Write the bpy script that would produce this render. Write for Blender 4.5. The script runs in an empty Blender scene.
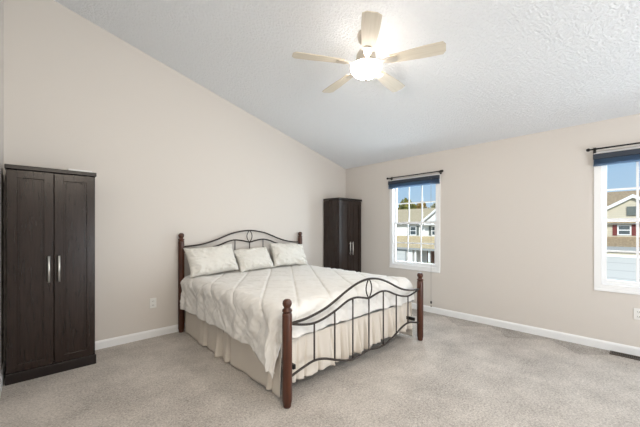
import bpy, bmesh, math, random
from mathutils import Vector, Matrix, noise

C = bpy.context.scene.collection
SC = bpy.context.scene
R = math.radians
random.seed(7)

# ------------------------------------------------------------------ camera
CAM = Vector((-4.428, -3.977, 1.2896)); YAW = 46.76
cd = bpy.data.cameras.new('camera'); cam = bpy.data.objects.new('camera', cd); C.objects.link(cam)
cam.location = CAM; cam.rotation_euler = (R(90), 0, R(YAW - 90))
cd.sensor_width = 36; cd.lens = 36 * 303.95 / 640; cd.shift_y = 14.6 / 640
cd.clip_start = 0.02; cd.clip_end = 300
SC.camera = cam

# ------------------------------------------------------------------ world, sun, area lights, exposure
w = bpy.data.worlds.new('world'); SC.world = w; w.use_nodes = True
nt = w.node_tree; nt.nodes.clear()
tc = nt.nodes.new('ShaderNodeTexCoord'); sx = nt.nodes.new('ShaderNodeSeparateXYZ')
rp = nt.nodes.new('ShaderNodeValToRGB'); bg = nt.nodes.new('ShaderNodeBackground'); wo = nt.nodes.new('ShaderNodeOutputWorld')
rp.color_ramp.elements[0].position = 0.0; rp.color_ramp.elements[0].color = (0.74, 0.87, 1.0, 1)
rp.color_ramp.elements[1].position = 0.45; rp.color_ramp.elements[1].color = (0.22, 0.48, 0.95, 1)
e = rp.color_ramp.elements.new(0.10); e.color = (0.52, 0.75, 1.0, 1)
nt.links.new(tc.outputs['Generated'], sx.inputs[0]); nt.links.new(sx.outputs['Z'], rp.inputs[0])
nt.links.new(rp.outputs[0], bg.inputs[0]); bg.inputs[1].default_value = 0.85
nt.links.new(bg.outputs[0], wo.inputs[0])

def lamp(name, kind, loc, rot, energy, color=(1, 1, 1), size=(1, 1), angle=None, spread=None):
    d = bpy.data.lights.new(name, kind); o = bpy.data.objects.new(name, d); C.objects.link(o)
    o.location = loc; o.rotation_euler = rot; d.energy = energy; d.color = color
    if kind == 'AREA':
        d.shape = 'RECTANGLE'; d.size, d.size_y = size
        if spread: d.spread = spread
    if angle is not None: d.angle = angle
    return o

lamp('sun', 'SUN', (0, 0, 20), (R(58), 0, R(-68)), 4.2, (1.0, 0.96, 0.88), angle=R(0.6))
lamp('daylight_window_one', 'AREA', (0.60, -1.45, 1.45), (0, R(90), 0), 115, (0.78, 0.90, 1.0), (2.0, 1.5))
lamp('daylight_window_two', 'AREA', (0.60, -4.05, 1.45), (0, R(90), 0), 66, (0.76, 0.89, 1.0), (2.0, 1.5))
lamp('rear_fill', 'AREA', (-2.1, -6.35, 1.1), (R(114), 0, R(8)), 116, (0.90, 0.95, 1.0), (2.2, 1.7))  # added fill from behind the camera, no fixture of the room
lamp('warm_fill_left', 'AREA', (-4.0, -4.9, 2.9), (R(48), 0, R(-4)), 46, (1.0, 0.90, 0.76), (0.8, 0.8))  # added warm fill to lift the left floor and low wall, no real lamp

vs = SC.view_settings
vs.view_transform = 'Standard'; vs.look = 'None'; vs.gamma = 1; vs.exposure = 0.0; vs.use_curve_mapping = False

# ------------------------------------------------------------------ materials
def mat(name, col, rough=0.6, metal=0.0, var=None, vscale=8.0, vstretch=(1, 1, 1), bump=None, spec=0.5,
        emit=None, coat=0.0, detail=4.0):
    """principled material; var = second colour mixed in by noise, bump = (scale, strength, distance)"""
    m = bpy.data.materials.new(name); m.use_nodes = True; t = m.node_tree; b = t.nodes['Principled BSDF']
    b.inputs['Base Color'].default_value = (*col, 1); b.inputs['Roughness'].default_value = rough
    b.inputs['Metallic'].default_value = metal; b.inputs['Specular IOR Level'].default_value = spec
    if coat: b.inputs['Coat Weight'].default_value = coat; b.inputs['Coat Roughness'].default_value = 0.25
    tcn = t.nodes.new('ShaderNodeTexCoord'); mp = t.nodes.new('ShaderNodeMapping')
    mp.inputs['Scale'].default_value = vstretch; t.links.new(tcn.outputs['Object'], mp.inputs[0])
    if var:
        n = t.nodes.new('ShaderNodeTexNoise'); n.inputs['Scale'].default_value = vscale; n.inputs['Detail'].default_value = detail
        mx = t.nodes.new('ShaderNodeMix'); mx.data_type = 'RGBA'
        mx.inputs[6].default_value = (*col, 1); mx.inputs[7].default_value = (*var, 1)
        cr = t.nodes.new('ShaderNodeValToRGB'); cr.color_ramp.elements[0].position = 0.32; cr.color_ramp.elements[1].position = 0.68
        t.links.new(mp.outputs[0], n.inputs['Vector']); t.links.new(n.outputs[0], cr.inputs[0])
        t.links.new(cr.outputs[0], mx.inputs[0]); t.links.new(mx.outputs[2], b.inputs['Base Color'])
    if bump:
        n2 = t.nodes.new('ShaderNodeTexNoise'); n2.inputs['Scale'].default_value = bump[0]; n2.inputs['Detail'].default_value = 3
        bp = t.nodes.new('ShaderNodeBump'); bp.inputs['Strength'].default_value = bump[1]; bp.inputs['Distance'].default_value = bump[2]
        t.links.new(tcn.outputs['Object'], n2.inputs['Vector']); t.links.new(n2.outputs[0], bp.inputs['Height'])
        t.links.new(bp.outputs[0], b.inputs['Normal'])
    if emit:
        b.inputs['Emission Color'].default_value = (*emit[:3], 1); b.inputs['Emission Strength'].default_value = emit[3]
    return m

def banded(name, col, dark, axis, period, duty=0.12, rough=0.7, brick=None):
    """horizontal siding / panel grooves: thin darker bands every `period` metres along axis"""
    m = bpy.data.materials.new(name); m.use_nodes = True; t = m.node_tree; b = t.nodes['Principled BSDF']
    b.inputs['Roughness'].default_value = rough
    tcn = t.nodes.new('ShaderNodeTexCoord'); s = t.nodes.new('ShaderNodeSeparateXYZ')
    t.links.new(tcn.outputs['Object'], s.inputs[0])
    d = t.nodes.new('ShaderNodeMath'); d.operation = 'DIVIDE'; d.inputs[1].default_value = period
    f = t.nodes.new('ShaderNodeMath'); f.operation = 'FRACT'
    l = t.nodes.new('ShaderNodeMath'); l.operation = 'LESS_THAN'; l.inputs[1].default_value = duty
    t.links.new(s.outputs[axis], d.inputs[0]); t.links.new(d.outputs[0], f.inputs[0]); t.links.new(f.outputs[0], l.inputs[0])
    mx = t.nodes.new('ShaderNodeMix'); mx.data_type = 'RGBA'
    mx.inputs[6].default_value = (*col, 1); mx.inputs[7].default_value = (*dark, 1)
    t.links.new(l.outputs[0], mx.inputs[0]); t.links.new(mx.outputs[2], b.inputs['Base Color'])
    return m

def carpet_mat():
    m = bpy.data.materials.new('carpet'); m.use_nodes = True; t = m.node_tree; b = t.nodes['Principled BSDF']
    b.inputs['Roughness'].default_value = 1.0; b.inputs['Specular IOR Level'].default_value = 0.05
    b.inputs['Sheen Weight'].default_value = 0.25; b.inputs['Sheen Roughness'].default_value = 0.6
    tcn = t.nodes.new('ShaderNodeTexCoord')
    def noi(scale, detail, rough=0.6):
        n = t.nodes.new('ShaderNodeTexNoise'); n.inputs['Scale'].default_value = scale
        n.inputs['Detail'].default_value = detail; n.inputs['Roughness'].default_value = rough
        t.links.new(tcn.outputs['Object'], n.inputs['Vector']); return n
    fine, mid, big = noi(95, 3, .75), noi(58, 2, .7), noi(2.6, 6, .7)
    # brushed tracks left in the pile
    mp = t.nodes.new('ShaderNodeMapping'); mp.inputs['Rotation'].default_value = (0, 0, R(28)); mp.inputs['Scale'].default_value = (0.8, 3.0, 1)
    t.links.new(tcn.outputs['Object'], mp.inputs[0])
    tr = t.nodes.new('ShaderNodeTexNoise'); tr.inputs['Scale'].default_value = 1.3; tr.inputs['Detail'].default_value = 1
    t.links.new(mp.outputs[0], tr.inputs['Vector'])
    def madd(a, ka, bb, kb):
        x = t.nodes.new('ShaderNodeMath'); x.operation = 'MULTIPLY'; x.inputs[1].default_value = ka; t.links.new(a, x.inputs[0])
        y = t.nodes.new('ShaderNodeMath'); y.operation = 'MULTIPLY_ADD'; y.inputs[1].default_value = kb
        t.links.new(bb, y.inputs[0]); t.links.new(x.outputs[0], y.inputs[2]); return y.outputs[0]
    s1 = madd(fine.outputs[0], .42, mid.outputs[0], .28)
    s2 = madd(big.outputs[0], .32, tr.outputs[0], .06)
    ad = t.nodes.new('ShaderNodeMath'); ad.operation = 'ADD'; t.links.new(s1, ad.inputs[0]); t.links.new(s2, ad.inputs[1])
    # strip along the window wall that the brush left in pointed strokes
    sp = t.nodes.new('ShaderNodeSeparateXYZ'); t.links.new(tcn.outputs['Object'], sp.inputs[0])
    def mth(op, a, b=None, c=None):
        n = t.nodes.new('ShaderNodeMath'); n.operation = op
        for i, q in enumerate((a, b, c)):
            if q is None: continue
            if isinstance(q, (int, float)): n.inputs[i].default_value = q
            else: t.links.new(q, n.inputs[i])
        return n.outputs[0]
    tri = mth('PINGPONG', mth('ADD', sp.outputs['Y'], mth('MULTIPLY', big.outputs[0], .25)), .31)
    edge = mth('MULTIPLY_ADD', tri, -.95, -.08)
    msk = mth('GREATER_THAN', sp.outputs['X'], edge)
    ad2 = mth('MULTIPLY_ADD', msk, -.055, ad.outputs[0])
    cr = t.nodes.new('ShaderNodeValToRGB')
    cr.color_ramp.elements[0].position = 0.36; cr.color_ramp.elements[0].color = (0.12, 0.100, 0.082, 1)
    cr.color_ramp.elements[1].position = 0.63; cr.color_ramp.elements[1].color = (0.66, 0.605, 0.55, 1)
    t.links.new(ad2, cr.inputs[0]); t.links.new(cr.outputs[0], b.inputs['Base Color'])
    bp = t.nodes.new('ShaderNodeBump'); bp.inputs['Strength'].default_value = 0.9; bp.inputs['Distance'].default_value = 0.016
    t.links.new(s1, bp.inputs['Height']); t.links.new(bp.outputs[0], b.inputs['Normal'])
    return m

def ceiling_mat():
    m = mat('ceiling_paint', (0.92, 0.94, 0.965), 0.95, spec=0.1)
    t = m.node_tree; b = t.nodes['Principled BSDF']
    tcn = t.nodes.new('ShaderNodeTexCoord')
    n = t.nodes.new('ShaderNodeTexNoise'); n.inputs['Scale'].default_value = 50; n.inputs['Detail'].default_value = 4; n.inputs['Roughness'].default_value = .65
    t.links.new(tcn.outputs['Object'], n.inputs['Vector'])
    cr = t.nodes.new('ShaderNodeValToRGB'); cr.color_ramp.elements[0].position = .4; cr.color_ramp.elements[1].position = .62
    t.links.new(n.outputs[0], cr.inputs[0])
    bp = t.nodes.new('ShaderNodeBump'); bp.inputs['Strength'].default_value = 0.8; bp.inputs['Distance'].default_value = 0.009
    t.links.new(cr.outputs[0], bp.inputs['Height']); t.links.new(bp.outputs[0], b.inputs['Normal'])
    return m

def glass_mat():
    m = bpy.data.materials.new('window_glass'); m.use_nodes = True; t = m.node_tree; t.nodes.clear()
    o = t.nodes.new('ShaderNodeOutputMaterial'); mx = t.nodes.new('ShaderNodeMixShader')
    tr = t.nodes.new('ShaderNodeBsdfTransparent'); gl = t.nodes.new('ShaderNodeBsdfGlossy')
    tr.inputs[0].default_value = (0.97, 0.985, 0.98, 1); gl.inputs['Roughness'].default_value = 0.0
    gm = t.nodes.new('ShaderNodeNewGeometry'); ml = t.nodes.new('ShaderNodeMath'); ml.operation = 'MULTIPLY_ADD'
    ml.inputs[1].default_value = -0.04; ml.inputs[2].default_value = 0.04
    t.links.new(gm.outputs['Backfacing'], ml.inputs[0]); t.links.new(ml.outputs[0], mx.inputs[0])
    t.links.new(tr.outputs[0], mx.inputs[1]); t.links.new(gl.outputs[0], mx.inputs[2]); t.links.new(mx.outputs[0], o.inputs[0])
    return m

M = dict(
    wall=mat('wall_paint', (0.69, 0.650, 0.608), 0.9, spec=0.15, bump=(120, 0.06, 0.004)),
    ceiling=ceiling_mat(), carpet=carpet_mat(), glass=glass_mat(),
    trim=mat('white_trim_paint', (0.87, 0.88, 0.89), 0.45),
    vinyl=mat('white_vinyl', (0.90, 0.91, 0.92), 0.4),
    espresso=mat('espresso_woodgrain', (0.016, 0.009, 0.0065), 0.27, var=(0.026, 0.0145, 0.011), vscale=14, vstretch=(5, 5, .35), spec=0.42),
    espresso_dark=mat('espresso_edge', (0.012, 0.007, 0.006), 0.35, spec=0.42),
    nickel=mat('brushed_nickel', (0.72, 0.70, 0.68), 0.32, 0.9),
    cherry=mat('cherry_stained_wood', (0.088, 0.025, 0.010), 0.36, var=(0.045, 0.013, 0.006), vscale=10, vstretch=(5, 5, .4), coat=0.1),
    bronze=mat('dark_bronze_metal', (0.050, 0.040, 0.035), 0.42, 0.5),
    black=mat('black_metal', (0.015, 0.013, 0.012), 0.45, 0.4),
    comforter=mat('cream_comforter_cloth', (0.79, 0.775, 0.745), 0.92, spec=0.15, bump=(240, .12, .003)),
    pillow=mat('ivory_pillow_cloth', (0.71, 0.69, 0.64), 0.92, spec=0.15, bump=(26, .25, .012)),
    skirt=mat('khaki_bed_skirt_cloth', (0.70, 0.645, 0.575), 0.95, spec=0.1, bump=(300, .1, .002)),
    ticking=mat('white_mattress_cloth', (0.7, 0.69, 0.67), 0.9),
    blade=mat('washed_oak_blade', (0.68, 0.61, 0.50), 0.5, var=(0.61, 0.54, 0.43), vscale=9, vstretch=(.4, 6, 1)),
    brass=mat('satin_nickel_fan_metal', (0.62, 0.56, 0.48), 0.35, 0.85),
    bowl=mat('frosted_light_bowl', (0.9, 0.88, 0.85), 0.5, emit=(1.0, 0.90, 0.80, 44.0)),
    navy=mat('navy_shade_rail', (0.026, 0.036, 0.054), 0.6),
    blueshade=mat('slate_blue_shade_cloth', (0.15, 0.21, 0.30), 0.85),
    cord=mat('grey_cord', (0.35, 0.34, 0.33), 0.8),
    plate=mat('white_outlet_plastic', (0.83, 0.83, 0.81), 0.4),
    slot=mat('dark_slot', (0.03, 0.03, 0.03), 0.7),
    register=mat('brown_register_metal', (0.075, 0.055, 0.038), 0.45, 0.3),
    paper=mat('white_card', (0.85, 0.84, 0.82), 0.6),
    # outdoors
    lawn=mat('lawn_grass', (0.20, 0.24, 0.07), 1.0, var=(0.32, 0.28, 0.10), vscale=1.5),
    concrete=mat('driveway_concrete', (0.55, 0.53, 0.50), 0.9, var=(0.48, 0.46, 0.44), vscale=2),
    asphalt=mat('street_asphalt', (0.18, 0.18, 0.18), 0.95),
    siding_white=banded('white_lap_siding', (0.80, 0.80, 0.78), (0.66, 0.66, 0.66), 'Z', 0.13),
    siding_tan=banded('tan_lap_siding', (0.60, 0.54, 0.42), (0.47, 0.42, 0.33), 'Z', 0.13),
    shingle_tan=mat('tan_roof_shingle', (0.56, 0.45, 0.28), 0.95, var=(0.46, 0.36, 0.21), vscale=5),
    shingle_brown=mat('brown_roof_shingle', (0.46, 0.34, 0.20), 0.95, var=(0.27, 0.19, 0.11), vscale=9),
    garage=banded('white_garage_door', (0.56, 0.57, 0.56), (0.40, 0.41, 0.41), 'Z', 0.5, 0.06),
    shutter=mat('slate_shutter', (0.12, 0.14, 0.13), 0.7),
    redshutter=mat('dark_red_shutter', (0.18, 0.025, 0.022), 0.7),
    pane=mat('dark_window_pane', (0.06, 0.08, 0.09), 0.15),
    doorbrown=mat('brown_front_door', (0.15, 0.055, 0.025), 0.5),
    fascia=mat('grey_gutter', (0.34, 0.35, 0.35), 0.6),
    leaf_green=mat('green_leaves', (0.13, 0.18, 0.035), 0.9, var=(0.30, 0.25, 0.04), vscale=2.2),
    leaf_orange=mat('autumn_leaves', (0.42, 0.20, 0.03), 0.9, var=(0.24, 0.20, 0.05), vscale=2.2),
    leaf_grey=mat('grey_green_leaves', (0.22, 0.24, 0.13), 0.9, var=(0.34, 0.29, 0.14), vscale=2.2),
    shrub=mat('yellow_green_shrub', (0.34, 0.33, 0.04), 0.9, var=(0.20, 0.24, 0.04), vscale=4),
    bark=mat('bark', (0.10, 0.07, 0.05), 0.9),
)

def translucent(m, col, f):
    t = m.node_tree; b = t.nodes['Principled BSDF']; o = t.nodes['Material Output']
    tl = t.nodes.new('ShaderNodeBsdfTranslucent'); tl.inputs[0].default_value = (*col, 1)
    mx = t.nodes.new('ShaderNodeMixShader'); mx.inputs[0].default_value = f
    t.links.new(b.outputs[0], mx.inputs[1]); t.links.new(tl.outputs[0], mx.inputs[2]); t.links.new(mx.outputs[0], o.inputs[0])
translucent(M['blueshade'], (0.36, 0.46, 0.58), .6)

# ------------------------------------------------------------------ mesh helpers
class MB:
    def __init__(s): s.v = []; s.f = []; s.sm = []
    def add(s, vs, fs, smooth=False):
        k = len(s.v); s.v += [tuple(p) for p in vs]
        for f in fs: s.f.append(tuple(i + k for i in f)); s.sm.append(smooth)
        return s
    def box(s, x0, x1, y0, y1, z0, z1):
        vs = [(x, y, z) for x in (x0, x1) for y in (y0, y1) for z in (z0, z1)]
        return s.add(vs, [(0, 1, 3, 2), (4, 6, 7, 5), (0, 4, 5, 1), (2, 3, 7, 6), (0, 2, 6, 4), (1, 5, 7, 3)])
    def prism(s, poly, axis, a, b):
        """poly: 2-D outline in the two other axes (in x,y,z order), swept from a to b along axis"""
        def mk(p, t):
            q = list(p); q.insert(axis, t); return q
        n = len(poly); vs = [mk(p, a) for p in poly] + [mk(p, b) for p in poly]
        fs = [tuple(range(n))[::-1], tuple(range(n, 2 * n))] + [(i, (i + 1) % n, n + (i + 1) % n, n + i) for i in range(n)]
        return s.add(vs, fs)
    def tube(s, pts, r, n=8, cap=True):
        pts = [Vector(p) for p in pts]; rings = []; up = None
        for i, p in enumerate(pts):
            d = (pts[min(i + 1, len(pts) - 1)] - pts[max(i - 1, 0)]).normalized()
            if up is None:
                up = Vector((0, 0, 1)) if abs(d.z) < .9 else Vector((1, 0, 0))
            a = d.cross(up).normalized(); b = a.cross(d).normalized(); up = b
            rr = r[i] if isinstance(r, (list, tuple)) else r
            rings.append([p + (a * math.cos(2 * math.pi * k / n) + b * math.sin(2 * math.pi * k / n)) * rr for k in range(n)])
        vs = [q for g in rings for q in g]; fs = []
        for i in range(len(rings) - 1):
            for k in range(n):
                fs.append((i * n + k, i * n + (k + 1) % n, (i + 1) * n + (k + 1) % n, (i + 1) * n + k))
        s.add(vs, fs, True)
        if cap:
            s.add(rings[0], [tuple(range(n))[::-1]]); s.add(rings[-1], [tuple(range(n))])
        return s
    def lathe(s, prof, c=(0, 0, 0), n=24, axis=2):
        vs = []
        for (r, z) in prof:
            for k in range(n):
                a = 2 * math.pi * k / n; p = [r * math.cos(a), r * math.sin(a)]; p.insert(axis, z)
                vs.append((c[0] + p[0], c[1] + p[1], c[2] + p[2]))
        fs = []
        for i in range(len(prof) - 1):
            for k in range(n):
                fs.append((i * n + k, i * n + (k + 1) % n, (i + 1) * n + (k + 1) % n, (i + 1) * n + k))
        s.add(vs, fs, True)
        m = len(prof) - 1
        if prof[0][0] > 1e-5: s.add(vs[:n], [tuple(range(n))[::-1]])
        if prof[m][0] > 1e-5: s.add(vs[m * n:], [tuple(range(n))])
        return s
    def build(s, name, material, parent=None, bevel=None, seg=2, loc=None, fix=True):
        me = bpy.data.meshes.new(name); me.from_pydata(s.v, [], s.f)
        for p, f in zip(me.polygons, s.sm): p.use_smooth = f
        bm = bmesh.new(); bm.from_mesh(me)
        bmesh.ops.remove_doubles(bm, verts=bm.verts, dist=1e-6)
        if fix: bmesh.ops.recalc_face_normals(bm, faces=bm.faces)
        bm.to_mesh(me); bm.free()
        me.materials.append(material)
        o = bpy.data.objects.new(name, me); C.objects.link(o)
        if parent: o.parent = parent
        if loc: o.location = loc
        if bevel:
            b = o.modifiers.new('bevel', 'BEVEL'); b.width = bevel; b.segments = seg; b.limit_method = 'ANGLE'; b.angle_limit = R(40)
        return o

def tag(o, label, cat, group=None, kind=None):
    o['label'] = label; o['category'] = cat
    if group: o['group'] = group
    if kind: o['kind'] = kind
    return o

def thing(name, label, cat, loc=(0, 0, 0), rz=0, group=None):
    o = bpy.data.objects.new(name, None); C.objects.link(o); o.location = loc; o.rotation_euler = (0, 0, rz)
    o.empty_display_size = .1
    return tag(o, label, cat, group)

def copy_tree(o, parent=None):
    c = o.copy(); C.objects.link(c)
    if parent: c.parent = parent
    for ch in list(o.children): copy_tree(ch, c)
    return c

def struct(o, label=None):
    o['kind'] = 'structure'
    if label: o['label'] = label
    return o

def smooth_path(pts, k=6):
    """Catmull-Rom through pts"""
    P = [Vector(p) for p in pts]; P = [2 * P[0] - P[1]] + P + [2 * P[-1] - P[-2]]; out = []
    for i in range(1, len(P) - 2):
        a, b, c, d = P[i - 1:i + 3]
        for j in range(k):
            t = j / k
            out.append(.5 * ((2 * b) + (c - a) * t + (2 * a - 5 * b + 4 * c - d) * t * t + (3 * b - a - 3 * c + d) * t ** 3))
    out.append(P[-2]); return out

def fbm(x, y, z=0.0, o=3):
    v = 0; a = 1; f = 1
    for _ in range(o):
        v += a * noise.noise(Vector((x * f, y * f, z + 7.3 * f))); a *= .5; f *= 2
    return v

def sstep(a, b, x):
    t = max(0, min(1, (x - a) / (b - a))); return t * t * (3 - 2 * t)

# ------------------------------------------------------------------ the room
XL, YF, EAVE, SLOPE = -4.63, -6.5, 2.44, 0.255
TOP = EAVE - SLOPE * XL
T = 0.14
struct(MB().box(XL - T, T, YF - T, T, -0.12, 0).build('floor', M['carpet']), 'beige plush carpet with brushed tracks')
struct(MB().prism([(XL - T, TOP + SLOPE * T), (T, EAVE - SLOPE * T), (T, EAVE - SLOPE * T + .15), (XL - T, TOP + SLOPE * T + .15)], 1, YF - T, T)
       .build('ceiling', M['ceiling']), 'sloped white textured ceiling')
struct(MB().prism([(XL - T, -.1), (0.0, -.1), (0.0, EAVE), (XL - T, TOP + SLOPE * T)], 1, 0, T).build('wall_back', M['wall']), 'beige wall behind the bed rising with the slope')
struct(MB().box(XL - T, XL, YF, 0, -.1, TOP).build('wall_left', M['wall']), 'beige wall beside the tall wardrobe')
struct(MB().prism([(XL - T, -.1), (T, -.1), (T, EAVE - SLOPE * T), (XL - T, TOP + SLOPE * T)], 1, YF - T, YF).build('wall_front', M['wall']), 'beige wall')
WZ0, WZ1 = 0.63, 2.105
W1 = (-1.895, -1.01); W2 = (-4.495, -3.61)
wr = MB()
ys = [YF, W2[0], W2[1], W1[0], W1[1], T]
for i in range(5):
    if i in (1, 3):
        wr.box(0, T, ys[i], ys[i + 1], -.1, WZ0); wr.box(0, T, ys[i], ys[i + 1], WZ1, EAVE)
    else: wr.box(0, T, ys[i], ys[i + 1], -.1, EAVE)
struct(wr.build('wall_right', M['wall']), 'beige wall with the two windows')

def baseboard(name, pts_axis, a, b, flip):
    # profile in (offset from wall, z)
    prof = [(0, 0), (.014, 0), (.014, .07), (.010, .082), (.005, .09), (0, .09)]
    m = MB()
    if pts_axis == 'x': m.prism([(-o + 0 if flip else o, z) for o, z in prof], 0, a, b)
    else: m.prism([(-o, z) for o, z in prof] if flip else [(XL + o, z) for o, z in prof], 1, a, b)
    return struct(m.build(name, M['trim']), 'white painted baseboard')
baseboard('baseboard_back', 'x', XL + .014, -.014, True)
baseboard('baseboard_right', 'y', YF, 0, True)
baseboard('baseboard_left', 'y', YF, 0, False)

# ------------------------------------------------------------------ windows (local: y 0..0.885, z 0..1.475)
def make_window(name, y0, label):
    W, H = .885, WZ1 - WZ0
    root = bpy.data.objects.new(name, None); C.objects.link(root); root.location = (0, y0, WZ0); struct(root, label)
    f = MB(); fx0, fx1 = -.010, .11; b = .062
    f.box(fx0, fx1, 0, b, 0, H); f.box(fx0, fx1, W - b, W, 0, H); f.box(fx0, fx1, b, W - b, H - b, H); f.box(fx0, fx1, b, W - b, 0, b)
    struct(f.build('window_frame', M['vinyl'], root, .004))
    s = MB(); s.box(-.016, 0.03, .001, W - .001, -.012, .012)
    struct(s.build('window_sill', M['vinyl'], root, .004))
    def sash(nm, x, z0, z1, rb, rt):
        st = .036; m = MB(); a, c = b, W - b
        m.box(x, x + .03, a, a + st, z0, z1); m.box(x, x + .03, c - st, c, z0, z1)
        m.box(x, x + .03, a + st, c - st, z0, z0 + rb); m.box(x, x + .03, a + st, c - st, z1 - rt, z1)
        o = struct(m.build(nm, M['vinyl'], root, .003))
        g0, g1, h0, h1 = a + st, c - st, z0 + rb, z1 - rt
        struct(MB().box(x + .016, x + .019, g0, g1, h0, h1).build('glass_pane', M['glass'], o))
        mm = MB(); mw = .010
        for k in (1, 2):
            yy = g0 + (g1 - g0) * k / 3; mm.box(x + .008, x + .0155, yy - mw, yy + mw, h0, h1)
        zz = (h0 + h1) / 2
        for k in range(3):
            ya = g0 + (g1 - g0) * k / 3 + (mw if k else 0); yb = g0 + (g1 - g0) * (k + 1) / 3 - (mw if k < 2 else 0)
            mm.box(x + .008, x + .0155, ya, yb, zz - mw, zz + mw)
        struct(mm.build('muntin_grid', M['vinyl'], o))
    sash('lower_sash', .022, b, .760, .046, .034)
    sash('upper_sash', .056, .728, H - b, .034, .036)
    return root
make_window('window_1', W1[0], 'white sash window nearer the far corner')
make_window('window_2', W2[0], 'white sash window cut off by the frame edge')

# ------------------------------------------------------------------ wardrobes (local: x 0..W, y 0 front .. D back, z up)
WW, WD, WH = 0.594, 0.385, 1.815
def make_wardrobe(label):
    r = thing('wardrobe', label, 'wardrobe', group='espresso two door wardrobes')
    body = MB(); t = .02
    body.box(0, t, .02, WD, .0, WH - .035); body.box(WW - t, WW, .02, WD, 0, WH - .035)
    body.box(t, WW - t, WD - .01, WD, 0, WH - .035); body.box(t, WW - t, .021, WD - .01, .09, .11)
    body.box(t, WW - t, .021, WD - .01, WH - .06, WH - .035); body.box(t, WW - t, .04, WD - .01, .95, .97)
    body.build('body', M['espresso'], r, .002)
    MB().box(-.008, WW + .008, -.012, WD, WH - .035, WH).build('top_board', M['espresso_dark'], r, .004)
    MB().box(-.006, WW + .006, -.010, .02, 0, .085).build('plinth', M['espresso_dark'], r, .004)
    dz0, dz1 = .090, WH - .042; gap = .0025
    for k in range(2):
        x0 = gap if k == 0 else WW / 2 + gap; x1 = WW / 2 - gap if k == 0 else WW - gap
        d = MB(); st = .062
        # shaker frame with a stepped centre panel
        d.box(x0, x0 + st, 0, .019, dz0, dz1); d.box(x1 - st, x1, 0, .019, dz0, dz1)
        d.box(x0 + st, x1 - st, 0, .019, dz0, dz0 + st); d.box(x0 + st, x1 - st, 0, .019, dz1 - st, dz1)
        d.box(x0 + st, x1 - st, .009, .019, dz0 + st, dz1 - st)
        d.box(x0 + st + .016, x1 - st - .016, .004, .009, dz0 + st + .016, dz1 - st - .016)
        do = d.build('door', M['espresso'], r, .0025)
        hx = WW / 2 + (-.034 if k == 0 else .034); hz = .93
        h = MB(); h.tube([(hx, -.026, hz - .115), (hx, -.026, hz + .115)], .0085, 10)
        for zz in (hz - .085, hz + .085): h.tube([(hx, .002, zz), (hx, -.026, zz)], .005, 8)
        h.build('handle', M['nickel'], do)['label'] = 'brushed nickel bar handle'
    return r
wd = make_wardrobe('dark espresso wardrobe standing in the near corner, fully visible to its plinth')
wd.location = (-4.597, -.400, 0)
wd2 = copy_tree(wd); wd2.location = (-.626, -.415, 0)
wd2['label'] = 'dark espresso wardrobe in the far corner behind the bed, base hidden'
bx = MB().box(-.09, .09, -.06, .06, 0, .022).build('paper_box', M['paper'], None, .003)
bx.location = (-4.115, -.30, WH); bx.rotation_euler.z = R(4)
tag(bx, 'flat white box lying on top of the near wardrobe', 'box')

# ------------------------------------------------------------------ bed
BXL, BXR, BYH, BYF = -3.098, -1.190, -.050, -2.217
BC = (BXL + BXR) / 2
bed = thing('bed', 'metal bed with scrolled bronze rails and cherry wood posts', 'bed', (BC, -1.1, 0))
def bb(m, name, material, bevel=None):
    o = m.build(name, material, bed, bevel); o.data.transform(Matrix.Translation((-BC, 1.1, 0))); return o
def post(x, y, h):
    r = .036; m = MB()
    m.lathe([(.026, 0), (.030, .012), (.031, .03), (r, .045), (r, h - .115), (.034, h - .10), (.027, h - .094)], (x, y, 0), 20)
    o = bb(m, 'post', M['cherry'])
    f = MB().lathe([(.027, h - .094), (.036, h - .090), (.037, h - .080), (.034, h - .072), (.022, h - .066), (.024, h - .058), (.032, h - .045),
                    (.0345, h - .030), (.031, h - .014), (.020, h - .003), (.008, h)], (x, y, 0), 20)
    fo = f.build('post_finial', M['cherry'], o); fo.data.transform(Matrix.Translation((-BC, 1.1, 0)))
for x in (BXL, BXR):
    post(x, BYH, 1.228); post(x, BYF, .778)
def mirror(half):
    L = [(BC - d, z) for d, z in reversed(half)]; Rr = [(BC + d, z) for d, z in half[1:]]
    return L + Rr
def zat(path, x):
    for a, b in zip(path, path[1:]):
        if a.x <= x <= b.x: return a.z + (b.z - a.z) * (x - a.x) / max(1e-9, b.x - a.x)
    return path[-1].z
HW = (BXR - BXL) / 2 - .03
def grille(y, top, low, bot, bars, ov):
    pt = smooth_path([(x, y, z) for x, z in mirror(top)]); pl = smooth_path([(x, y, z) for x, z in mirror(low)]); pb = smooth_path([(x, y, z) for x, z in mirror(bot)])
    bb(MB().tube(pt, .0105, 10), 'upper_arch_rail', M['bronze'])
    bb(MB().tube(pl, .0095, 10), 'lower_arch_rail', M['bronze'])
    bb(MB().tube(pb, .0095, 10), 'bottom_rail', M['bronze'])
    for d in bars:
        x = BC + d
        bb(MB().tube([(x, y, zat(pb, x)), (x, y, zat(pl, x))], .0070, 8), 'spindle', M['bronze'])
    z0, z1 = zat(pl, BC), zat(pt, BC); m = MB()
    for s in (-1, 1):
        m.tube([(BC + s * .042 * math.sin(math.pi * k / 12) ** .8 * ov, y, z0 + (z1 - z0) * k / 12) for k in range(13)], .006, 8)
    bb(m, 'oval_ornament', M['bronze'])
BARS = [-.69, -.46, -.23, 0, .23, .46, .69]
grille(BYF, [(0, .815), (.12, .803), (.22, .778), (.33, .738), (.46, .682), (.58, .638), (.70, .612), (.80, .598), (HW, .594)],
       [(0, .634), (.08, .650), (.16, .666), (.23, .668), (.31, .654), (.44, .605), (.57, .566), (.69, .549), (.80, .560), (HW, .592)],
       [(0, .150), (.10, .138), (.20, .131), (.30, .140), (.45, .190), (.58, .238), (.69, .255), (.80, .238), (HW, .208)], BARS, 1)
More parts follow.
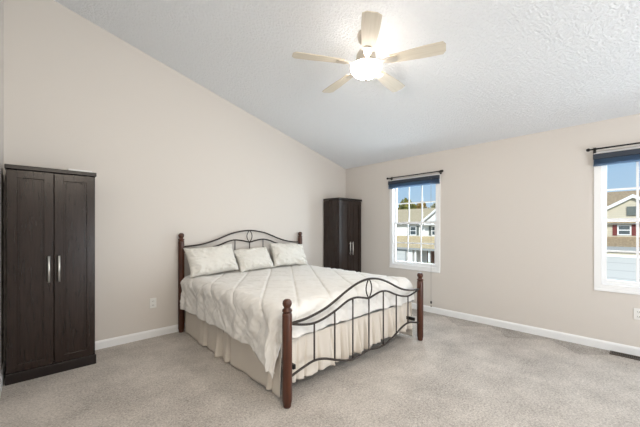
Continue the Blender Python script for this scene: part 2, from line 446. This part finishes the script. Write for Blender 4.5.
grille(BYH, [(0, 1.255), (.13, 1.245), (.27, 1.217), (.40, 1.172), (.50, 1.134), (.62, 1.098), (.75, 1.072), (HW, 1.058)],
       [(0, 1.088), (.10, 1.108), (.20, 1.122), (.27, 1.120), (.36, 1.098), (.45, 1.064), (.58, 1.028), (.72, 1.002), (HW, .99)],
       [(0, .55), (.4, .55), (HW, .55)], BARS, 1)
for x in (BXL + .085, BXR - .085):
    bb(MB().box(x - .012, x + .012, BYF + .02, BYH - .02, .235, .27), 'side_rail', M['black'], .003)
for y in (-.35, -2.145):
    for x in (BXL + .055,) if y < -1 else (BXL + .055, BXR - .055):
        bb(MB().lathe([(.022, 0), (.022, .02), (.014, .03), (.014, .24)], (x, y, 0), 10), 'leg', M['black'])
for y in (-.35, -1.1, -1.9): bb(MB().box(BXL + .05, BXR - .05, y - .015, y + .015, .243, .263), 'cross_slat', M['black'])
bb(MB().box(BXL + .075, BXR - .075, -2.09, -.10, .272, .42), 'box_spring', M['ticking'], .02)
bb(MB().box(BXL + .055, BXR - .055, -2.09, -.10, .422, .64), 'mattress', M['ticking'], .05)

# ------------------------------------------------------------------ bed skirt (three pleated sides)
sk = thing('bed_skirt', 'khaki pleated cloth skirt hanging under the comforter', 'bed skirt', (BC, -1.1, 0))
def skirt_panel(name, p0, p1, out, z0f, pleats, amp, seed, tucks=0):
    rt = random.Random(seed); tk = []; c_ = .05
    while tucks and c_ < (Vector(p1) - Vector(p0)).length - .04:
        tk.append((c_, rt.uniform(.008, .016), rt.uniform(.4, 1.2) * tucks)); c_ += rt.uniform(.07, .17)
    n, k = 420 if tucks else 180, 22; p0, p1, out = Vector(p0), Vector(p1), Vector(out); L = (p1 - p0).length; vs = []
    for i in range(n + 1):
        t = i / n; s = t * L; zb = z0f(t)
        for j in range(k + 1):
            v = j / k                                  # 0 top .. 1 bottom
            fl = v ** .8
            off = fl * amp * (.6 * fbm(s * 3.1, v * .7, seed, 2) + .25 * math.sin(s * 17 + 2 * fbm(s * 2, 0, seed)))
            for c, wt, dt in tk: off -= dt * v ** .6 * math.exp(-((s + .03 * v * math.sin(c * 9) - c) / wt) ** 2) - dt * .35 * v * math.exp(-((s - c - .035) / .03) ** 2)
            for c, wd_, dp in pleats:                    # a pleat: a fold that swells out then tucks in
                q = (s - c) / wd_
                off += fl * dp * (1.5 * math.exp(-((q + .6) * 2.2) ** 2) - 1.7 * math.exp(-((q - .15) * 3.5) ** 2))
            off += .022 * v
            p = p0.lerp(p1, t) + out * off
            vs.append((p.x - BC, p.y + 1.1, .43 + (zb - .43) * v))
    fs = [(i * (k + 1) + j, (i + 1) * (k + 1) + j, (i + 1) * (k + 1) + j + 1, i * (k + 1) + j + 1) for i in range(n) for j in range(k)]
    m = MB(); m.add(vs, fs, True); o = m.build(name, M['skirt'], sk)
    so = o.modifiers.new('thick', 'SOLIDIFY'); so.thickness = .003
    return o
skirt_panel('side_panel', (BXL + .040, -.12, 0), (BXL + .040, -2.10, 0), (-1, 0, 0), lambda t: .006 + .012 * sstep(.6, 1, t) + .005 * math.sin(t * 23),
            [(.62, .06, .016), (.97, .07, .028), (1.16, .05, .022), (1.86, .05, .012)], .022, 1.7)
skirt_panel('side_panel', (BXR - .040, -2.13, 0), (BXR - .040, -.12, 0), (1, 0, 0), lambda t: .02 + .006 * math.sin(t * 21),
            [(.5, .06, .016), (1.1, .07, .028)], .022, 5.2)
skirt_panel('foot_panel', (BXL + .045, -2.105, 0), (BXR - .045, -2.105, 0), (0, -1, 0), lambda t: .10 + .03 * sstep(.3, .8, t) + .008 * math.sin(t * 30),
            [(.55, .05, .022), (.74, .05, .026), (.88, .045, .030), (1.02, .05, .024), (1.22, .05, .016), (1.45, .05, .02), (1.66, .05, .024)], .030, 9.1, .045)

# ------------------------------------------------------------------ comforter
def make_comforter():
    top = .690; rad = .105
    xl, xr, yf, yh = BXL + .080, BXR - .080, -2.035, -.125      # where the flat top starts to round over
    dl, df, dr = .430, .285, .40                                 # cloth past the edge, left / foot / right
    step = .0082; q = math.pi / 2 * rad
    us = []; u = xl - dl
    nx = int((xr + dr - xl + dl) / step); ny = int((yh - yf + df) / step)
    A = R(53.5); ca, sa = math.cos(A), math.sin(A)
    def drop(d):
        if d <= 0: return 0, 0
        if d < q: return rad * math.sin(d / rad), rad * (1 - math.cos(d / rad))
        return rad + .06 * (d - q), rad + (d - q) * .995
    vs = []; fs = []; idx = {}
    for i in range(nx + 1):
        for j in range(ny + 1):
            U = xl - dl + (xr + dr - xl + dl) * i / nx; V = yf - df + (yh - yf + df) * j / ny
            # hem wobble: stretch the overhang a little
            ox = (xl - U) if U < xl else (U - xr if U > xr else 0); sx_ = -1 if U < xl else 1
            oy = max(0, yf - V)
            if ox > 0: ox *= 1 + .22 * fbm(V * 1.9, 3.1, sx_) + (.18 * sstep(-1.7, -2.1, V) if sx_ < 0 else 0) - (.12 * math.exp(-((V + .35) / .3) ** 2) if sx_ < 0 else 0)
            if oy > 0: oy *= 1 + .10 * fbm(U * 2.3, 8.0, 2)
            d = (ox ** 2.7 + oy ** 2.7) ** (1 / 2.7)
            dn = math.hypot(ox, oy)
            h, zd = drop(d)
            dirx, diry = ((sx_ * ox / dn, -oy / dn) if d > 0 else (0, 0))
            bx_, by_ = min(max(U, xl), xr), max(V, yf)
            corner = (ox > 0 and oy > 0)
            # quilt: diamond seams on the unfolded cloth
            a = (U * sa - V * ca + 1.667) / .29; b = (U * ca + V * sa + 3.23) / .40
            ea = abs(a - round(a)) * .29; eb = abs(b - round(b)) * .40
            puff = .018 * (1 - math.exp(-(ea / .0085))) * (1 - .95 * math.exp(-(eb / .015)))
            puff *= 1 - .6 * sstep(.08, .25, d)
            wr_ = .006 * fbm(U * 6, V * 6, .3, 3) + .0055 * fbm(a * 3.2, b * 9, 1.3, 3)
            hang = sstep(.05, .35, d)
            along = V if (ox > oy) else U
            fold = 0
            if d > 0:
                # creases that run down and slant along the drop
                fold = hang * (.026 * fbm(along * 4.2 + d * 1.2, d * 1.1, 4.4, 2) + .010 * math.sin(along * 24 + 5 * fbm(along * 2, d * 2, 6)))
                fold += .011 * sstep(.03, .15, d) * (1 - sstep(.36, .46, d)) * fbm(along * 7 + d * 9, d * 3, 2.2, 3)
                if corner:
                    th = math.atan2(oy, ox); fold += hang * .030 * math.sin(th * 6 + .6)
            # normal of the ideal surface
            ang = min(d, q) / rad
            nrm = Vector((dirx * math.sin(ang), diry * math.sin(ang), math.cos(ang)))
            p = Vector((bx_ + dirx * h, by_ + diry * h, top - zd)) + nrm * (puff + wr_ + fold)
            # soft sag of the top, edge lift beside the pillows
            if d < .3:
                p.z += .012 * fbm(U * 1.2, V * 1.2, 9, 2) - .012 * math.exp(-((U - BC) / .8) ** 2) * 0
            if p.z < .02: p.z = .02
            # keep clear of the foot grille
            p.y = max(p.y, BYF + .040)
            vs.append(p)
    for i in range(nx):
        for j in range(ny):
            k = i * (ny + 1) + j; fs.append((k, k + ny + 1, k + ny + 2, k + 1))
    o = MB().add([(p.x - BC, p.y + 1.1, p.z) for p in vs], fs, True).build('comforter', M['comforter'])
    o.location = (BC, -1.1, 0)
    so = o.modifiers.new('thick', 'SOLIDIFY'); so.thickness = .014; so.offset = -1
    return tag(o, 'cream quilted comforter with diamond seams spread over the bed', 'comforter')
make_comforter()

# ------------------------------------------------------------------ pillows
def make_pillow(label, loc, rot, W, H, Tk, seed):
    n = 56; vs = []; fs = []
    def P(i, j, side):
        u, v = -1 + 2 * i / n, -1 + 2 * j / n
        # corners pulled out, edges slightly hollow
        eu = u * (1 - .075 * (1 - v * v) * abs(u) ** 3) ; ev = v * (1 - .085 * (1 - u * u) * abs(v) ** 3)
        th = (max(0, 1 - abs(u) ** 2.4) * max(0, 1 - abs(v) ** 2.4)) ** .50
        sag = .10 * (1 - v) * .5
        x = eu * W / 2; z = (ev + 1) * H / 2
        wr_ = .012 * fbm(u * 2.2 + seed, v * 2.2, seed, 3)
        # creases running from the seams
        edge = math.exp(-((1 - abs(v)) / .35) ** 2) + math.exp(-((1 - abs(u)) / .30) ** 2)
        cre = .010 * edge * math.sin((u * 5.2 + v * 3.1 + fbm(u * 2, v * 2, seed) * 2) * 2.2)
        rdg = 1 - abs(fbm(u * 1.6 + v * .9 + seed * 3, v * 1.5 - u * .5, seed + 2, 2)) * 3.2
        cre += .016 * (max(0, rdg) ** 3) * (.35 + edge) - .004
        y = side * (Tk * th * (1 + sag) + (wr_ + cre) * min(1, th * 1.5))
        x += .010 * fbm(v * 2, seed, 1) ; z += .012 * fbm(u * 2, seed, 5)
        return (x, y, z)
    for side in (-1, 1):
        k0 = len(vs)
        for i in range(n + 1):
            for j in range(n + 1): vs.append(P(i, j, side))
        for i in range(n):
            for j in range(n):
                k = k0 + i * (n + 1) + j; q = (k, k + n + 1, k + n + 2, k + 1); fs.append(q if side < 0 else q[::-1])
    o = MB().add(vs, fs, True).build('pillow', M['pillow'])
    o.location = loc; o.rotation_euler = rot
    return tag(o, label, 'pillow', 'pillows against the headboard')
make_pillow('ivory pillow leaning on the headboard at the wall outlet side', (-2.785, -.355, .722), (R(-26), R(-3), R(2)), .64, .375, .095, 1.3)
make_pillow('ivory pillow in the middle, between the other two pillows', (-2.185, -.345, .718), (R(-30), R(-3), R(3)), .555, .335, .088, 4.1)
make_pillow('ivory pillow nearest the far wardrobe, tilted against the headboard', (-1.590, -.335, .718), (R(-27), R(3), R(-2)), .625, .375, .092, 8.7)

# ------------------------------------------------------------------ ceiling fan
FX, FY, FZ = -2.263, -2.276, 2.751
fc = EAVE - SLOPE * FX
fan = thing('ceiling_fan', 'ceiling fan with five washed oak blades and a lit glass bowl', 'ceiling fan', (FX, FY, fc))
def zz(v): return v - fc
def fb(m, name, material, parent=None): return m.build(name, material, parent or fan)
cano = MB().lathe([(.075, zz(fc) + .010), (.075, zz(fc) - .020), (.062, zz(fc) - .055), (.035, zz(fc) - .085), (.016, zz(fc) - .092)], n=28)
co = fb(cano, 'canopy', M['brass']); co.rotation_euler = (0, math.atan(SLOPE), 0)
fb(MB().lathe([(.013, -.07), (.013, zz(FZ) + .13)], n=14), 'downrod', M['brass'])
fb(MB().lathe([(.020, zz(FZ) + .150), (.045, zz(FZ) + .140), (.066, zz(FZ) + .120), (.084, zz(FZ) + .090), (.088, zz(FZ) + .050),
               (.082, zz(FZ) + .022), (.090, zz(FZ) + .016), (.090, zz(FZ) + .010), (.070, zz(FZ) + .004)], n=36), 'motor_housing', M['brass'])
fb(MB().lathe([(.050, zz(FZ) + .006), (.074, zz(FZ) - .0115), (.119, zz(FZ) - .0118), (.122, zz(FZ) - .014), (.120, zz(FZ) - .0163), (.020, zz(FZ) - .0164)], n=28), 'light_fitter', M['brass'])
bw = MB().lathe([(.121, zz(FZ) - .0165), (.137, zz(FZ) - .0185), (.139, zz(FZ) - .024), (.134, zz(FZ) - .044), (.114, zz(FZ) - .074), (.080, zz(FZ) - .096), (.038, zz(FZ) - .107), (.012, zz(FZ) - .109)], n=40)
bo = fb(bw, 'light_bowl', M['bowl']); bo['label'] = 'glowing frosted glass bowl'
fb(MB().lathe([(.012, zz(FZ) - .105), (.015, zz(FZ) - .112), (.010, zz(FZ) - .119), (.014, zz(FZ) - .127), (.007, zz(FZ) - .142), (.001, zz(FZ) - .146)], n=14), 'bowl_finial', M['brass'], bo)
PH = 221.9
for k in range(5):
    a = R(PH + 72 * k)
    n = 16; out = []
    for i in range(n + 1):                                # half outline r, half-width
        t = i / n; r = .215 + (.66 - .215) * t
        hw = .050 + .020 * sstep(0, .75, t)
        out.append((r, hw))
    out[-1] = (.640, out[-1][1]); out.append((.662, out[-1][1] - .034))
    poly = [(r, h) for r, h in out] + [(r, -h) for r, h in reversed(out)]
    m = MB().prism(poly, 2, -.003, .003)
    bl = fb(m, 'blade', M['blade']); bl.data.transform(Matrix.Rotation(R(-11), 4, 'X'))
    bl.rotation_euler = (0, 0, a); bl.location = (0, 0, zz(FZ) + .006)
    ir = MB().prism([(.085, .020), (.14, .012), (.19, .030), (.26, .034), (.275, .018), (.275, -.018), (.26, -.034), (.19, -.030), (.14, -.012), (.085, -.020)], 2, -.010, -.0035)
    io = fb(ir, 'blade_iron', M['brass'], bl); io.data.transform(Matrix.Rotation(R(-11), 4, 'X'))

# ------------------------------------------------------------------ window shades, curtain rods
def make_shade(y0, label):
    r = thing('window_shade', label, 'shade', (0, y0 + .4425, 1.955), group='navy shades pulled to the window tops')
    h = .446
    MB().box(-.050, -.0125, -h, h, .072, .128).build('headrail', M['navy'], r, .004)
    m = MB()
    for k in range(6):                                    # the gathered cells
        z = .018 + k * .009
        m.prism([(-.018, z), (-.033, z), (-.046, z + .0045), (-.033, z + .009), (-.018, z + .009), (-.0125, z + .0045)], 1, -h + .004, h - .004)
    m.build('gathered_cells', M['blueshade'], r)
    MB().box(-.046, -.0125, -h + .002, h - .002, 0, .018).build('bottom_rail', M['blueshade'], r, .003)
    return r
s1 = make_shade(W1[0], 'navy blue shade gathered at the top of the window beside the far wardrobe')
cd_ = MB().tube([(-.052, -.325, .092), (-.056, -.325, -.3), (-.056, -.327, -1.765)], .0022, 6).build('pull_cord', M['cord'], s1)
MB().lathe([(.003, -1.765), (.011, -1.775), (.013, -1.79), (.008, -1.806), (.003, -1.81)], (-.056, -.327, 0), 10).build('cord_tassel', M['black'], cd_)
MB().lathe([(.002, -1.835), (.006, -1.842), (.007, -1.85), (.003, -1.86)], (-.056, -.327, 0), 10).build('cord_bead', M['black'], cd_)
s2 = copy_tree(s1); s2.location.y = W2[0] + .4425
s2['label'] = 'navy blue shade on the cropped window near the floor vent'

def make_rod(y0, label):
    r = thing('curtain_rod', label, 'curtain rod', (-.062, y0 + .4425, 2.130), group='bare curtain rods over the windows')
    MB().tube([(0, -.462, 0), (0, .462, 0)], .0085, 10).build('rod', M['black'], r)
    for s in (-1, 1):
        MB().lathe([(.009, s * .458), (.015, s * .462), (.018, s * .473), (.014, s * .486), (.005, s * .492)], n=14, axis=1).build('finial', M['black'], r)
        b = MB().box(.052, .062, s * .425 - .012, s * .425 + .012, -.035, .025); b.tube([(.058, s * .425, -.015), (.01, s * .425, -.013), (0, s * .425, -.011)], .006, 8)
        b.build('bracket', M['black'], r)
    return r
r1 = make_rod(W1[0], 'thin dark curtain rod above the window beside the far wardrobe')
r1.location.y = -1.480
r2 = copy_tree(r1); r2.location = (-.062, W2[0] + .4425 + .01, 2.133)
r2['label'] = 'thin dark curtain rod above the cropped window'

# ------------------------------------------------------------------ outlets, floor register
def make_outlet(label):
    r = thing('wall_outlet', label, 'outlet', group='white wall outlets')
    MB().box(-.036, .036, -.006, 0, -.058, .058).build('cover_plate', M['plate'], r, .003)
    for z in (-.024, .024):
        o = MB().prism([(-.016, z - .013), (.016, z - .013), (.018, z), (.016, z + .013), (-.016, z + .013), (-.018, z)], 1, -.009, -.0055).build('socket', M['plate'], r)
        MB().box(-.008, -.005, -.0096, -.0085, z - .006, z + .006).box(.005, .008, -.0096, -.0085, z - .006, z + .006).box(-.002, .002, -.0096, -.0085, z - .011, z - .008).build('slot', M['slot'], o)
    return r
o1 = make_outlet('white duplex outlet on the headboard wall between wardrobe and bed'); o1.location = (-3.403, -.0005, .403)
o2 = copy_tree(o1); o2.location = (-.0005, -3.945, .424); o2.rotation_euler.z = R(-90)
o2['label'] = 'white duplex outlet under the cropped window'
vent = thing('floor_vent', 'brown metal floor vent set in carpet by the baseboard', 'vent', (-.085, -3.93, 0))
MB().box(-.055, .055, -.19, -.175, .0, .009).box(-.055, .055, .175, .19, 0, .009).box(-.055, -.042, -.175, .175, 0, .009).box(.042, .055, -.175, .175, 0, .009).build('vent_frame', M['register'], vent, .002)
MB().box(-.042, .042, -.175, .175, .0005, .002).build('vent_duct', M['slot'], vent)
g = MB()
for k in range(26):
    y = -.165 + k * .0132; g.box(-.042, .042, y - .0022, y + .0022, .0025, .008)
g.build('grille', M['register'], vent)

# ------------------------------------------------------------------ outdoors
GZ = -2.8
struct(MB().box(.6, 140, -90, 90, GZ - .2, GZ).build('ground', M['lawn']), 'lawn outside')
struct(MB().box(9.5, 15.5, -80, 80, GZ, GZ + .02).build('street', M['asphalt']), 'street outside')

def shut_window(parent, x, y0, y1, z0, z1, sw, smat):
    """a window on a facade facing -x with a shutter on both sides"""
    fr = MB(); t = .07
    fr.box(x - .05, x, y0, y0 + t, z0, z1).box(x - .05, x, y1 - t, y1, z0, z1).box(x - .05, x, y0 + t, y1 - t, z0, z0 + t).box(x - .05, x, y0 + t, y1 - t, z1 - t, z1)
    fr.box(x - .05, x, y0 + t, y1 - t, (z0 + z1) / 2 - .03, (z0 + z1) / 2 + .03)
    wn = fr.build('window', M['vinyl'], parent)
    MB().box(x - .02, x - .001, y0 + t, y1 - t, z0 + t, z1 - t).build('pane', M['pane'], wn)
    for a, b in ((y0 - sw - .02, y0 - .02), (y1 + .02, y1 + sw + .02)):
        m = MB().box(x - .04, x, a, b, z0 - .03, z1 + .03)
        for k in range(7):
            zc = z0 + .06 + (z1 - z0 - .12) * k / 6; m.box(x - .055, x - .04, a + .05, b - .05, zc - .025, zc + .025)
        m.build('shutter', smat, parent)

# white house across the street
h1 = thing('house', 'white sided house with tan roof, slate shutters and brown front door', 'house', group=None)
h1w = MB().box(26, 36, 5.0, 19.0, GZ, 1.80)
h1w.build('wall', M['siding_white'], h1)
MB().prism([(25.6, 1.66), (31, 3.55), (36.4, 1.66), (36.4, 1.84), (31, 3.75), (25.6, 1.84)], 1, 4.6, 19.4).build('roof', M['shingle_tan'], h1)
for y in (5.0, 18.8): MB().prism([(26.0, 1.78), (36.0, 1.78), (31, 3.52)], 1, y, y + .2).build('gable_end', M['siding_white'], h1)
# cross gable at the front, its rake starting at y = 11.95
gp = [(11.95, 1.75), (6.05, 1.75), (9.0, 4.02)]
MB().prism([(11.7, 1.6), (6.3, 1.6), (6.3, 1.76), (9.0, 3.92), (11.7, 1.76)], 0, 25.15, 31).build('gable', M['siding_white'], h1)
MB().prism([(12.1, 1.62), (9.0, 4.02), (5.9, 1.62), (5.9, 1.84), (9.0, 4.24), (12.1, 1.84)], 0, 24.9, 31).build('gable_trim', M['vinyl'], h1)
MB().box(25.6, 25.72, 11.95, 19.2, 1.66, 1.86).build('gutter', M['vinyl'], h1)
shut_window(h1, 26, 13.0, 13.78, .52, 1.48, .28, M['shutter'])
shut_window(h1, 26, 10.55, 11.25, .52, 1.48, .28, M['shutter'])
shut_window(h1, 26, 16.1, 16.9, .52, 1.48, .28, M['shutter'])
# porch / garage bump-out and its lean-to roof
MB().prism([(23.9, -.86), (26.05, .30), (26.05, .44), (23.9, -.72)], 1, 5.6, 18.6).build('porch_roof', M['shingle_tan'], h1)
MB().box(23.82, 23.92, 5.6, 18.6, -.95, -.74).build('porch_gutter', M['fascia'], h1)
MB().box(24.2, 26, 12.45, 18.4, GZ, -.75).build('garage_wall', M['siding_white'], h1)
MB().box(24.12, 24.2, 13.25, 17.9, GZ, -1.10).build('garage_door', M['garage'], h1)
MB().box(24.10, 24.2, 13.1, 13.25, GZ, -.98).box(24.10, 24.2, 13.25, 18.05, -1.10, -.98).build('door_surround', M['fascia'], h1)
MB().box(25.93, 26, 10.82, 11.72, GZ + .25, -.72).build('front_door', M['doorbrown'], h1)
MB().box(25.95, 26, 9.6, 10.4, -2.0, -.85).build('porch_window', M['pane'], h1)
for y in (12.1, 10.62, 8.2): MB().box(24.15, 24.35, y - .08, y + .08, GZ + .2, -.86).build('porch_column', M['vinyl'], h1)
MB().box(24.0, 26, 6, 12.4, GZ, GZ + .22).build('porch_slab', M['concrete'], h1)
struct(MB().box(15.5, 24.15, 13.0, 18.2, GZ, GZ + .03).build('driveway', M['concrete']), 'driveway of the white house')

# tan house further along
h2 = thing('house', 'tan sided house with brown roof and dark red shutters', 'house')
MB().box(25.2, 35, -9.5, 1.5, GZ, 1.72).build('wall', M['siding_tan'], h2)
MB().prism([(24.8, 1.62), (30, 4.05), (35.2, 1.62), (35.2, 1.80), (30, 4.25), (24.8, 1.80)], 1, -9.9, 1.9).build('roof', M['shingle_brown'], h2)
MB().prism([(-.75, 1.60), (-.75, 1.72), (-3.5, 3.36), (-6.25, 1.72), (-6.25, 1.60)], 0, 25.0, 30).build('gable', M['siding_tan'], h2)
MB().prism([(-.45, 1.50), (-3.5, 3.34), (-6.55, 1.50), (-6.55, 1.70), (-3.5, 3.56), (-.45, 1.70)], 0, 24.75, 30).build('gable_trim', M['vinyl'], h2)
MB().box(24.9, 25.0, -3.78, -3.22, 2.15, 2.75).build('gable_vent', M['shutter'], h2)
MB().box(24.9, 25.0, -6.3, -.7, 1.56, 1.68).build('frieze_board', M['vinyl'], h2)
shut_window(h2, 25.2, -3.42, -2.74, .80, 1.50, .22, M['redshutter'])
shut_window(h2, 25.2, -5.2, -4.5, .80, 1.50, .22, M['redshutter'])
MB().prism([(23.3, -.06), (25.25, .56), (25.25, .70), (23.3, .08)], 1, -8.2, .6).build('porch_roof', M['shingle_brown'], h2)
MB().box(23.2, 23.32, -8.2, .6, -.16, .08).build('porch_gutter', M['fascia'], h2)
MB().box(23.5, 25.2, -8.0, .4, GZ, -.05).build('garage_wall', M['siding_tan'], h2)
MB().box(23.42, 23.5, -7.0, -.9, GZ, -.62).build('garage_door', M['garage'], h2)
MB().box(23.38, 23.5, -7.15, -.75, -.62, -.45).build('door_header', M['vinyl'], h2)
struct(MB().box(15.5, 23.5, -7.2, -.8, GZ, GZ + .03).build('driveway', M['concrete']), 'driveway of the tan house')

# trees behind the white house
def tree(loc, h, cw, m, label, seed, n=420, leaf=.34):
    rnd = random.Random(seed)
    r = thing('tree', label, 'tree', loc, group='trees behind the white house')
    tk = MB().tube([(0, 0, 0), (.1, .05, h * .35), (0, .1, h * .7)], [.22, .16, .07], 8)
    for k in range(5):
        a = k * 1.3; tk.tube([(.05, .05, h * (.32 + .06 * k)), (math.cos(a) * cw * .5, math.sin(a) * cw * .5, h * (.55 + .06 * k))], [.09, .03], 6)
    tk.build('trunk', M['bark'], r)
    c = MB()
    lumps = [(rnd.uniform(-.55, .55) * cw, rnd.uniform(-.55, .55) * cw, h * rnd.uniform(.45, .86), cw * rnd.uniform(.28, .5)) for _ in range(9)]
    lumps.append((0, 0, h * .80, cw * .48))
    for _ in range(n * 3):
        L = rnd.choice(lumps); d = Vector((rnd.gauss(0, 1), rnd.gauss(0, 1), rnd.gauss(0, 1))).normalized() * L[3] * rnd.random() ** .4
        p = Vector(L[:3]) + d; nn = Vector((rnd.gauss(0, 1), rnd.gauss(0, 1), rnd.gauss(0, 1))).normalized()
        a = nn.orthogonal().normalized() * leaf * rnd.uniform(.6, 1.1); b = nn.cross(a).normalized() * leaf * .6
        c.add([p - a, p - b * .9, p + a, p + b * .9], [(0, 1, 2, 3)])
    c.build('crown', m, r, fix=False)
    return r
def far_tree(k, y, h, cw, *a):
    # pushed k times further along the line of sight of the window
    p = CAM + (Vector((45, y, GZ + h)) - CAM) * k
    tree((p.x, p.y, GZ), p.z - GZ, cw * k, *a)
far_tree(.93, 26.0, 9.9, 2.5, M['leaf_green'], 'rounded green tree, tallest of those behind the white house', 3)
far_tree(1.12, 22.6, 9.3, 2.0, M['leaf_orange'], 'orange autumn tree beside the tallest green one', 8)
far_tree(1.30, 19.9, 9.1, 2.0, M['leaf_grey'], 'thin grey green tree behind the roof edge by the white gable', 13, 240)
far_tree(1.68, 24.4, 8.8, 2.4, M['leaf_orange'], 'distant orange tree partly hidden behind the tallest green tree', 34)
def shrub(loc, s, label, seed):
    rnd = random.Random(seed); c = MB()
    for _ in range(500):
        d = Vector((rnd.gauss(0, 1), rnd.gauss(0, 1), abs(rnd.gauss(0, 1)))).normalized() * s * rnd.random() ** .4
        nn = Vector((rnd.gauss(0, 1), rnd.gauss(0, 1), rnd.gauss(0, 1))).normalized(); a = nn.orthogonal().normalized() * .10; b = nn.cross(a) * .6
        c.add([d - a, d - b, d + a, d + b], [(0, 1, 2, 3)])
    o = c.build('shrub', M['shrub'], fix=False); o.location = loc
    return tag(o, label, 'shrub')
shrub((22.8, 9.9, GZ), .85, 'yellow green shrub in front of the porch of the white house', 5)
